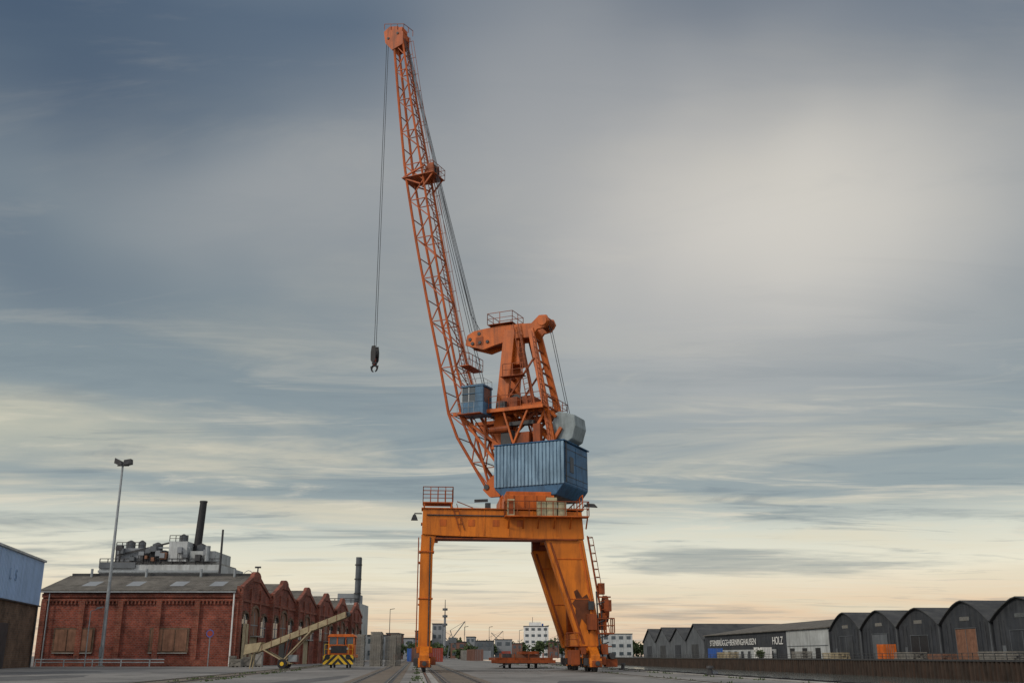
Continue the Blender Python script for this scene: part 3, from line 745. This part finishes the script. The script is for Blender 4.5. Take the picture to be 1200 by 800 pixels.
for a in range(6): m.tube((-.3*a,0,11.6+1.2*math.sin(a*.4)),(-.3*(a+1),0,11.6+1.2*math.sin((a+1)*.4)),.05,'galv',6)
m.build('street_lamp',None,loc=(-36.6,150,0))
p2=empty('silo_building'); m=MB(); Y=300
m.box(-55,-43.5,Y,Y+20,0,15.5,'offwhite'); m.box(-50,-44.5,Y+2,Y+14,15.5,18.2,'haze_b'); m.box(-64,-55,Y+3,Y+20,0,12.5,'haze_b')
for x in range(-54,-44,2):
    for z in (6,9,12): m.box(x,x+1,Y-.06,Y-.003,z,z+1.3,'glass')
m.rail([(-55,Y,15.5),(-43.5,Y,15.5)],1.2,'steel',2,.1)
m.build('silo_block',p2)
m=MB(); m.tube((-44.2,Y+1,0),(-44.2,Y+1,28.3),.85,'shed_g',16,.8)
for z in (18,22,26): m.tube((-44.2,Y+1,z),(-44.2,Y+1,z+.3),1.05,'steel',16)
m.ladder((-43.2,Y,16),(-43.2,Y,28),.5,'steel'); m.build('stack',p2)

fm=MB(); fm.tube((0,0,0),(0,0,21.6),.22,'galv',12,.11)
fm.box(-.35,.35,-.35,.35,0,.12,'conc'); fm.beam((-.6,0,21.5),(.7,0,21.5),.12,'steel')
for s,a in((-.7,.25),(1,-.15)):
    fm.prism([(s*.6-.4,21.55+a*.6),(s*.6+.45,21.55-a*.6),(s*.6+.4,22.1-a*.6),(s*.6-.35,22.15+a*.6)],-.5,.25,'steel')
fm.box(-.18,.18,-.34,-.24,1,2,'galv')
fm.build('floodlight_mast',None,loc=(-43.7,114,0))
m=MB(); m.tube((0,0,0),(0,0,5.6),.07,'galv',8,.05); m.tube((0,0,5.6),(.9,-.1,5.9),.04,'galv',6); m.prism([(.6,5.8),(1.3,6.0),(1.3,6.1),(.7,6.0)],-.2,.1,'galv')
m.build('street_lamp',None,loc=(-44.6,112,0))
m=MB(); m.tube((0,0,0),(0,0,3.7),.05,'galv',8); m.tube((0,-.06,3.3),(0,-.1,3.3),.38,'bluebox',24); m.tube((0,-.1,3.3),(0,-.11,3.3),.3,'redbox',24)
m.build('no_parking_sign',None,loc=(-30.9,109,0))
m=MB(); 
for h in(.45,.75): m.tube((-50,112.5,h),(-36.5,112.5,h),.06,'offwhite',8)
for x in range(-50,-35,3): m.tube((x+.0,112.5,0),(x,112.5,.8),.07,'offwhite',8)
m.build('guard_rail')

cv=empty('mobile_conveyor',(-19.5,98,0),R(-4)); m=MB()
a=Vector((-4.2,0,1.5)); b_=Vector((4.3,0,4.75))
for y in(-.45,.45):
    m.beam(a+Vector((0,y,0)),b_+Vector((0,y,0)),.12,'tan',.5)
m.beam(a+Vector((0,0,.1)),b_+Vector((0,0,.1)),.77,'tan',.12)
for t in [i/10 for i in range(11)]:
    c=a.lerp(b_,t); m.tube(c+Vector((0,-.5,.05)),c+Vector((0,.5,.05)),.09,'steel',8)
    m.beam(c+Vector((0,-.52,-.25)),c+Vector((0,-.52,.25)),.05,'board')
m.tube(b_+Vector((0,-.4,0)),b_+Vector((0,.4,0)),.25,'steel',12); m.tube(a+Vector((0,-.4,0)),a+Vector((0,.4,0)),.25,'steel',12)
m.prism([(-5,1.2),(-4.9,2.1),(-3.4,2.3),(-3.7,1.5)],-.6,.6,'tan')
for y in(-.5,.5):
    m.beam((-1.6,y,.45),(1.2,y,3.4),.1,'tan'); m.beam((-.9,y,.45),(-3.3,y,1.7),.1,'tan'); m.beam((-1.8,y,.45),(-.6,y,.45),.1,'tan'); m.beam((-1.3,y,.5),(-.9,y,2.6),.09,'steel')
    m.tube((-1.3,y*1.5-.12,.42),(-1.3,y*1.5+.12,.42),.42,'black',20); m.tube((-1.3,y*1.5-.14,.42),(-1.3,y*1.5+.14,.42),.18,'yellow',12)
m.tube((-1.3,-.8,.42),(-1.3,.8,.42),.07,'steel'); m.beam((-4.2,.4,1.3),(-4.4,.4,0),.09,'tan'); m.beam((-4.2,-.4,1.3),(-4.4,-.4,0),.09,'tan')
m.box(-.9,-.1,-.3,.3,.6,1.2,'galv'); m.build('conveyor_frame',cv)

lo=empty('shunting_locomotive',(-16.2,100,0),R(4)); m=MB()
m.box(-1.35,1.35,-.2,6.2,.95,1.25,'orangebox')
m.box(-.85,.85,0,2.4,1.25,2.1,'orangebox'); m.box(-.75,.75,-.02,0,1.35,2.0,'steel')
m.box(-1.25,1.25,2.4,4.6,1.25,2.15,'orangebox'); m.box(-1.18,1.18,2.45,4.55,2.15,2.85,'glass')
for x in(-1.25,-.45,.33,1.13): m.box(x,x+.12,2.4,2.52,2.15,2.85,'orangebox')
for x in(-1.25,1.13): m.box(x,x+.12,4.48,4.6,2.15,2.85,'orangebox')
m.prism([(-1.35,2.85),(1.35,2.85),(1.1,3.1),(-1.1,3.1)],2.25,4.75,'orangebox')
m.box(-.85,.85,4.6,6.1,1.25,2.0,'orangebox')
for x in(-.95,.95):
    m.tube((x,-.75,1.0),(x,-.22,1.0),.09,'steel'); m.tube((x,-.8,1.0),(x,-.74,1.0),.24,'black',16)
    for y in(1.2,4.6):
        m.tube((x*.8-.08,y,.47),(x*.8+.08,y,.47),.45,'steel',18)
    m.tube((x*.85,-.05,1.75),(x*.85,.1,1.75),.1,'white',12)
m.box(-1.1,1.1,.2,5.8,.55,.95,'steel'); m.rail([(-1.3,-.1,1.25),(-.9,-.1,1.25)],.9,'yellow',.4,.02); m.rail([(.9,-.1,1.25),(1.3,-.1,1.25)],.9,'yellow',.4,.02)
m.tube((.4,1.2,2.1),(.4,1.2,2.7),.08,'black'); m.build('loco_body',lo,.03)
m=MB(); m.box(-1.4,1.4,-.25,-.2,.35,1.2,'chev'); m.build('buffer_beam',lo)
for sx,sy,n in((-17.0,119,22),(-15.2,119.4,24),(-13.6,120,21),(-15.6,124,24),(-13.7,126,23)):
    m=MB()
    for j in range(n):
        z=j*.155; jx=random.uniform(-.04,.04)
        for y in(-.5,0,.4): m.box(-.6+jx,.6+jx,y,y+.1,z,z+.1,'wood')
        for q in range(5): m.box(-.6+jx+q*.27,-.48+jx+q*.27,-.5,.5,z+.1,z+.125,'wood')
    m.build('pallet_stack',None,loc=(sx,sy,0))
for (x,y,w,h,k) in((-27.6,112,.9,1.0,'wood'),(-26.5,112.3,.7,1.5,'conc'),(-28.9,111,.6,1.1,'wood'),(-28.2,110,1.0,.8,'wood')):
    m=MB(); m.box(-w/2,w/2,-w/2,w/2,.1,h,k)
    for q in(-.45,0,.45): m.box(q*w-.06,q*w+.06,-w/2,w/2,0,.1,'wood')
    m.box(-w/2-.03,w/2+.03,-w/2-.03,-w/2-.002,.15,.3,'wood'); m.box(-w/2-.03,w/2+.03,-w/2-.03,-w/2-.002,h-.2,h-.05,'wood'); m.beam((-w/2,-w/2-.02,.25),(w/2,-w/2-.02,h-.1),.06,'wood',.03)
    m.build('wooden_crate',None,loc=(x,y,0))
fw=empty('flat_wagon',(1.3,98,0),QUAY); m=MB()
m.box(-2.9,2.3,-1.2,8,.70,.95,'orange_d'); m.box(-2.5,1.9,-1,7.8,.42,.70,'steel')
for x in(-2.5,-1.2,.1,1.4,2.2): m.box(x-.05,x+.05,-1.26,-1.2,.5,1.35,'orange_d')
m.box(-2.0,1.3,.5,6,.96,1.25,'board'); m.box(-.4,1.2,.2,5,1.26,1.5,'orange_d'); m.box(-2.2,-1.4,-.6,.2,.96,1.3,'steel')
for y in(.2,6.4):
    for x in(-1.5,.9): m.tube((x-.1,y,.4),(x+.1,y,.4),.4,'steel',16)
m.beam((-3.3,-1.5,.62),(2.5,-1.5,.62),.2,'orange_d',.26); m.beam((-2.6,-1.5,.2),(-1.0,-1.5,.6),.1,'steel'); m.build('wagon_body',fw)

def bld(name,a0,a1,Y,h,k,dep=20,win=True,kr=None):
    # a0,a1: bearings of the building's ends (thousandths, x/y)
    x0=a0*1e-3*Y; x1=a1*1e-3*Y
    e=empty(name,((x0+x1)/2,Y,0)); w=(x1-x0)/2; m=MB()
    m.box(-w,w,0,dep,0,h,k); m.box(-w-.2,w+.2,-.2,dep+.2,h,h+.4,kr or 'roof_d')
    if win:
        fl=max(1,int(h/3.2)); n=max(2,int(2*w/3.2))
        for f in range(fl):
            for j in range(n):
                x=-w+(j+.5)*2*w/n; z=f*h/fl+h/fl*.35
                m.box(x-w/n*.55,x+w/n*.55,-.06,-.003,z,z+h/fl*.42,'glass')
    m.build('building_body',e)
    return e
hr=bld('white_office_block',11.2,34.3,620,17.5,'white',16)
m=MB(); m.box(-4,3,4,12,17.91,20,'white'); m.box(3.4,4.4,5,8,17.91,19.3,'bluebox'); m.tube((-2,6,20),(-2,6,23),.15,'steel',6); m.build('plant_room',hr)
for a in (('warehouse_building',-137,-118,330,7.0,'haze_b'),('brick_office_building',-118,-107,380,8.6,'haze_r'),('warehouse_building',-107,-92.5,420,7.6,'haze_b'),('brick_office_building',-91,-80,450,11,'haze_r'),('office_building',-75,-65.4,470,14.5,'haze_b'),
          ('warehouse_building',-57.4,-43.8,500,7.2,'haze_r'),('office_building',-43,-35,560,10.5,'haze_b'),('warehouse_building',-34,-17.5,540,8.2,'shed_g'),('warehouse_building',-16,0,590,9.6,'haze_b'),('warehouse_building',0,9.6,560,7.2,'haze_r'),('warehouse_building',34.3,44,560,8,'haze_r'),
          ('warehouse_building',44.6,71.7,660,11,'haze_b'),('warehouse_building',84.5,113,560,12,'offwhite'),('warehouse_building',71.7,89.3,520,6,'shed_g')):
    bld(*a)
e=empty('radio_mast',(-25.3,400,0)); m=MB(); m.tube((0,0,0),(0,0,16),.6,'haze_b',10,.4); m.tube((0,0,16),(0,0,21.5),.2,'steel',8,.1)
for z in(12,15,17.5): m.tube((0,0,z),(0,0,z+.8),.95,'shed_g',12)
m.build('mast_body',e)
for (cx,cy,hh,sg) in((-24,430,5,1),(-31,520,6,-1),(-12,600,7,1),(-6,640,6.5,-1),(24,640,7,1)):
    e=empty('quay_crane',(cx,cy,0)); m=MB()
    for s in(-2,2):
        for y in(-2,2): m.beam((s,y,0),(s*.5,y*.5,6),.4,'shed_g')
    m.box(-1.6,1.6,-1.6,1.6,6,8.2,'shed_g'); m.beam((0,0,8),(hh*sg,0,14.5),.35,'shed_g'); m.beam((0,0,8.2),(-1*sg,0,11),.3,'shed_g'); m.beam((-1*sg,0,11),(hh*sg,0,14.5),.12,'shed_g'); m.tube((hh*sg,0,14.4),(hh*sg,0,9),.06,'steel',6); m.build('quay_crane_body',e)
for (x,y,h) in((-38,330,15),(-30,360,12),(-17,380,11),(-9,420,12),(3,430,11),(14,440,13),(20,470,12)):
    m=MB(); m.tube((0,0,0),(0,0,h),.14,'steel',6,.09); m.tube((0,0,h),(1.4,0,h+.2),.1,'steel',6); m.build('street_lamp',None,loc=(x,y,0))
for (x,y,k,r) in((-18,205,'haze_r',.1),(-15.5,215,'redbox',.2),(-21,230,'bluebox',0),(-9,260,'haze_r',.3),(-26,300,'orangebox',0),(-13,300,'wood',0),(-8,330,'haze_b',.1),(-2,360,'redbox',.1)):
    container(x,y,0,6,2.4,2.6,k,r)

# ============================================================ SUN, WORLD, CAMERA
sd=bpy.data.lights.new('sun','SUN'); sd.energy=1.5; sd.angle=R(10); sd.color=(1,.90,.76)
so=bpy.data.objects.new('sun',sd); scene.collection.objects.link(so)
d=Vector((.80,.60,-.62)); so.rotation_euler=d.to_track_quat('-Z','Y').to_euler()
w=bpy.data.worlds.new('World'); scene.world=w; w.use_nodes=True
nt=w.node_tree;N=nt.nodes;L=nt.links; N.clear()
def nd(t,**kw):
    n=N.new(t)
    for k,v in kw.items(): setattr(n,k,v)
    return n
def lk(a,b): L.new(a,b)
def val(x,s):
    if isinstance(x,(int,float)): s.default_value=x
    else: lk(x,s)
def ma(op,a,b=0,c=None,clamp=False):
    n=nd('ShaderNodeMath',operation=op,use_clamp=clamp); val(a,n.inputs[0]); val(b,n.inputs[1])
    if c is not None: val(c,n.inputs[2])
    return n.outputs[0]
def mrng(x,a,b,c=0,d2=1,smooth=True):
    n=nd('ShaderNodeMapRange'); n.interpolation_type='SMOOTHSTEP' if smooth else 'LINEAR'
    lk(x,n.inputs[0]); n.inputs[1].default_value=a;n.inputs[2].default_value=b;n.inputs[3].default_value=c;n.inputs[4].default_value=d2
    return n.outputs[0]
def mixc(f,a,b):
    n=nd('ShaderNodeMix',data_type='RGBA'); val(f,n.inputs[0])
    for v,s in((a,n.inputs[6]),(b,n.inputs[7])):
        if isinstance(v,tuple): s.default_value=(*v,1)
        else: lk(v,s)
    return n.outputs[2]
def srgb(r,g,b): return tuple(((c/255+.055)/1.055)**2.4 if c/255>.04045 else c/255/12.92 for c in (r,g,b))
tc=nd('ShaderNodeTexCoord'); V=tc.outputs['Generated']
wn=nd('ShaderNodeTexNoise'); wn.inputs['Scale'].default_value=2.2; wn.inputs['Detail'].default_value=3; lk(V,wn.inputs['Vector'])
sb=nd('ShaderNodeVectorMath',operation='SUBTRACT'); lk(wn.outputs['Color'],sb.inputs[0]); sb.inputs[1].default_value=(.5,.5,.5)
scn=nd('ShaderNodeVectorMath',operation='SCALE'); lk(sb.outputs[0],scn.inputs[0]); scn.inputs['Scale'].default_value=.20
wv_=nd('ShaderNodeVectorMath',operation='ADD'); lk(V,wv_.inputs[0]); lk(scn.outputs[0],wv_.inputs[1])
sp=nd('ShaderNodeSeparateXYZ'); lk(V,sp.inputs[0]); sx,sy,sz=sp.outputs
spw=nd('ShaderNodeSeparateXYZ'); lk(wv_.outputs[0],spw.inputs[0]); zx,zy,zw=spw.outputs
zr=ma('ADD',ma('MULTIPLY',ma('SUBTRACT',zw,sz),.35),sz)
ramp=nd('ShaderNodeValToRGB'); lk(zr,ramp.inputs[0]); cr=ramp.color_ramp
stops=[(0,(214,188,164)),(.035,(232,206,174)),(.070,(236,230,208)),(.105,(214,216,202)),(.14,(150,162,164)),(.22,(138,151,156)),(.30,(128,141,148)),(.42,(118,130,140)),(.56,(92,108,126)),(.8,(150,158,165))]
cr.elements[0].position=0; cr.elements[0].color=(*srgb(*stops[0][1]),1)
cr.elements[1].position=.8; cr.elements[1].color=(*srgb(*stops[-1][1]),1)
for p,c in stops[1:-1]:
    el=cr.elements.new(p); el.color=(*srgb(*c),1)
col=ramp.outputs[0]
front=mrng(sy,0,.3)
def blob(c,rx,rz):
    ax=ma('DIVIDE',ma('SUBTRACT',zx,c[0]),rx); az=ma('DIVIDE',ma('SUBTRACT',zw,c[1]),rz)
    r=ma('SQRT',ma('ADD',ma('MULTIPLY',ax,ax),ma('MULTIPLY',az,az)))
    return ma('MULTIPLY',mrng(r,0,1,1,0),front)
for c,rx,rz,am,cc in (((.20,.38),.50,.28,.80,(204,200,194)),((.28,.40),.26,.13,.50,(230,224,212)),((.04,.53),.17,.22,.50,(158,161,164)),((-.20,.40),.26,.10,.55,(168,170,170)),
    ((-.42,.54),.30,.15,.65,(60,80,104)),((-.44,.33),.20,.08,.45,(92,108,126)),((-.06,.34),.16,.10,.30,(116,128,137)),((.50,.55),.26,.12,.60,(92,108,126)),((.22,.60),.3,.08,.40,(100,110,124)),((-.50,.17),.34,.055,.60,(212,208,182))):
    col=mixc(ma('MULTIPLY',blob(c,rx,rz),am),col,srgb(*cc))
zz_=ma('ADD',sz,.05)
cb=nd('ShaderNodeCombineXYZ'); lk(ma('DIVIDE',sx,zz_),cb.inputs[0]); lk(ma('DIVIDE',sy,zz_),cb.inputs[1])
def deck(scale,rot,sc,det,dist,rough=.55):
    mp=nd('ShaderNodeMapping'); mp.inputs['Scale'].default_value=scale; mp.inputs['Rotation'].default_value=(0,0,rot); lk(cb.outputs[0],mp.inputs[0])
    cn=nd('ShaderNodeTexNoise'); cn.inputs['Scale'].default_value=sc; cn.inputs['Detail'].default_value=det; cn.inputs['Roughness'].default_value=rough; cn.inputs['Distortion'].default_value=dist
    lk(mp.outputs[0],cn.inputs['Vector']); return cn.outputs['Fac']
c1=deck((.34,.75,1),.12,1.0,8,.5,.58); c2=deck((.8,2.2,1),-.1,1.2,6,.8,.62)
low=mrng(sz,.32,.12,.0,1)
dk=ma('MULTIPLY',low,mrng(sz,.05,.13,.45,1))
col=mixc(ma('MULTIPLY',mrng(c1,.48,.66),ma('ADD',ma('MULTIPLY',low,.62),.12)),col,srgb(226,216,190))
col=mixc(ma('MULTIPLY',mrng(c1,.48,.32),ma('ADD',ma('MULTIPLY',dk,.60),.15)),col,srgb(104,121,132))
col=mixc(ma('MULTIPLY',mrng(c2,.52,.70),ma('ADD',ma('MULTIPLY',low,.45),.08)),col,srgb(232,222,200))
col=mixc(ma('MULTIPLY',mrng(c2,.47,.32),ma('ADD',ma('MULTIPLY',dk,.40),.07)),col,srgb(112,127,138))
back=ma('MAXIMUM',mrng(sy,.25,-.5),mrng(sz,.68,.94))  # unseen sky behind camera and overhead, brightened as added fill light
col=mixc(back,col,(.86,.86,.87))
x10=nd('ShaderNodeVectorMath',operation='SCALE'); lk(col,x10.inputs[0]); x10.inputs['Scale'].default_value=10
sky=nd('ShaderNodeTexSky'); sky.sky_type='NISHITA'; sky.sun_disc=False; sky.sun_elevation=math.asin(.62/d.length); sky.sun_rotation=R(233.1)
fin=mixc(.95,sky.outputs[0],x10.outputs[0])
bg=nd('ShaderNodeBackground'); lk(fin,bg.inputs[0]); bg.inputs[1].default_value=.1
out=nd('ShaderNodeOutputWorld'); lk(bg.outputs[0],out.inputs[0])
cam=bpy.data.cameras.new('camera'); co=bpy.data.objects.new('camera',cam); scene.collection.objects.link(co)
cam.lens=36; cam.sensor_width=36; cam.clip_end=8000; cam.clip_start=.1
co.location=(0,0,1.1); co.rotation_euler=(R(90+17.05),0,0)
scene.camera=co
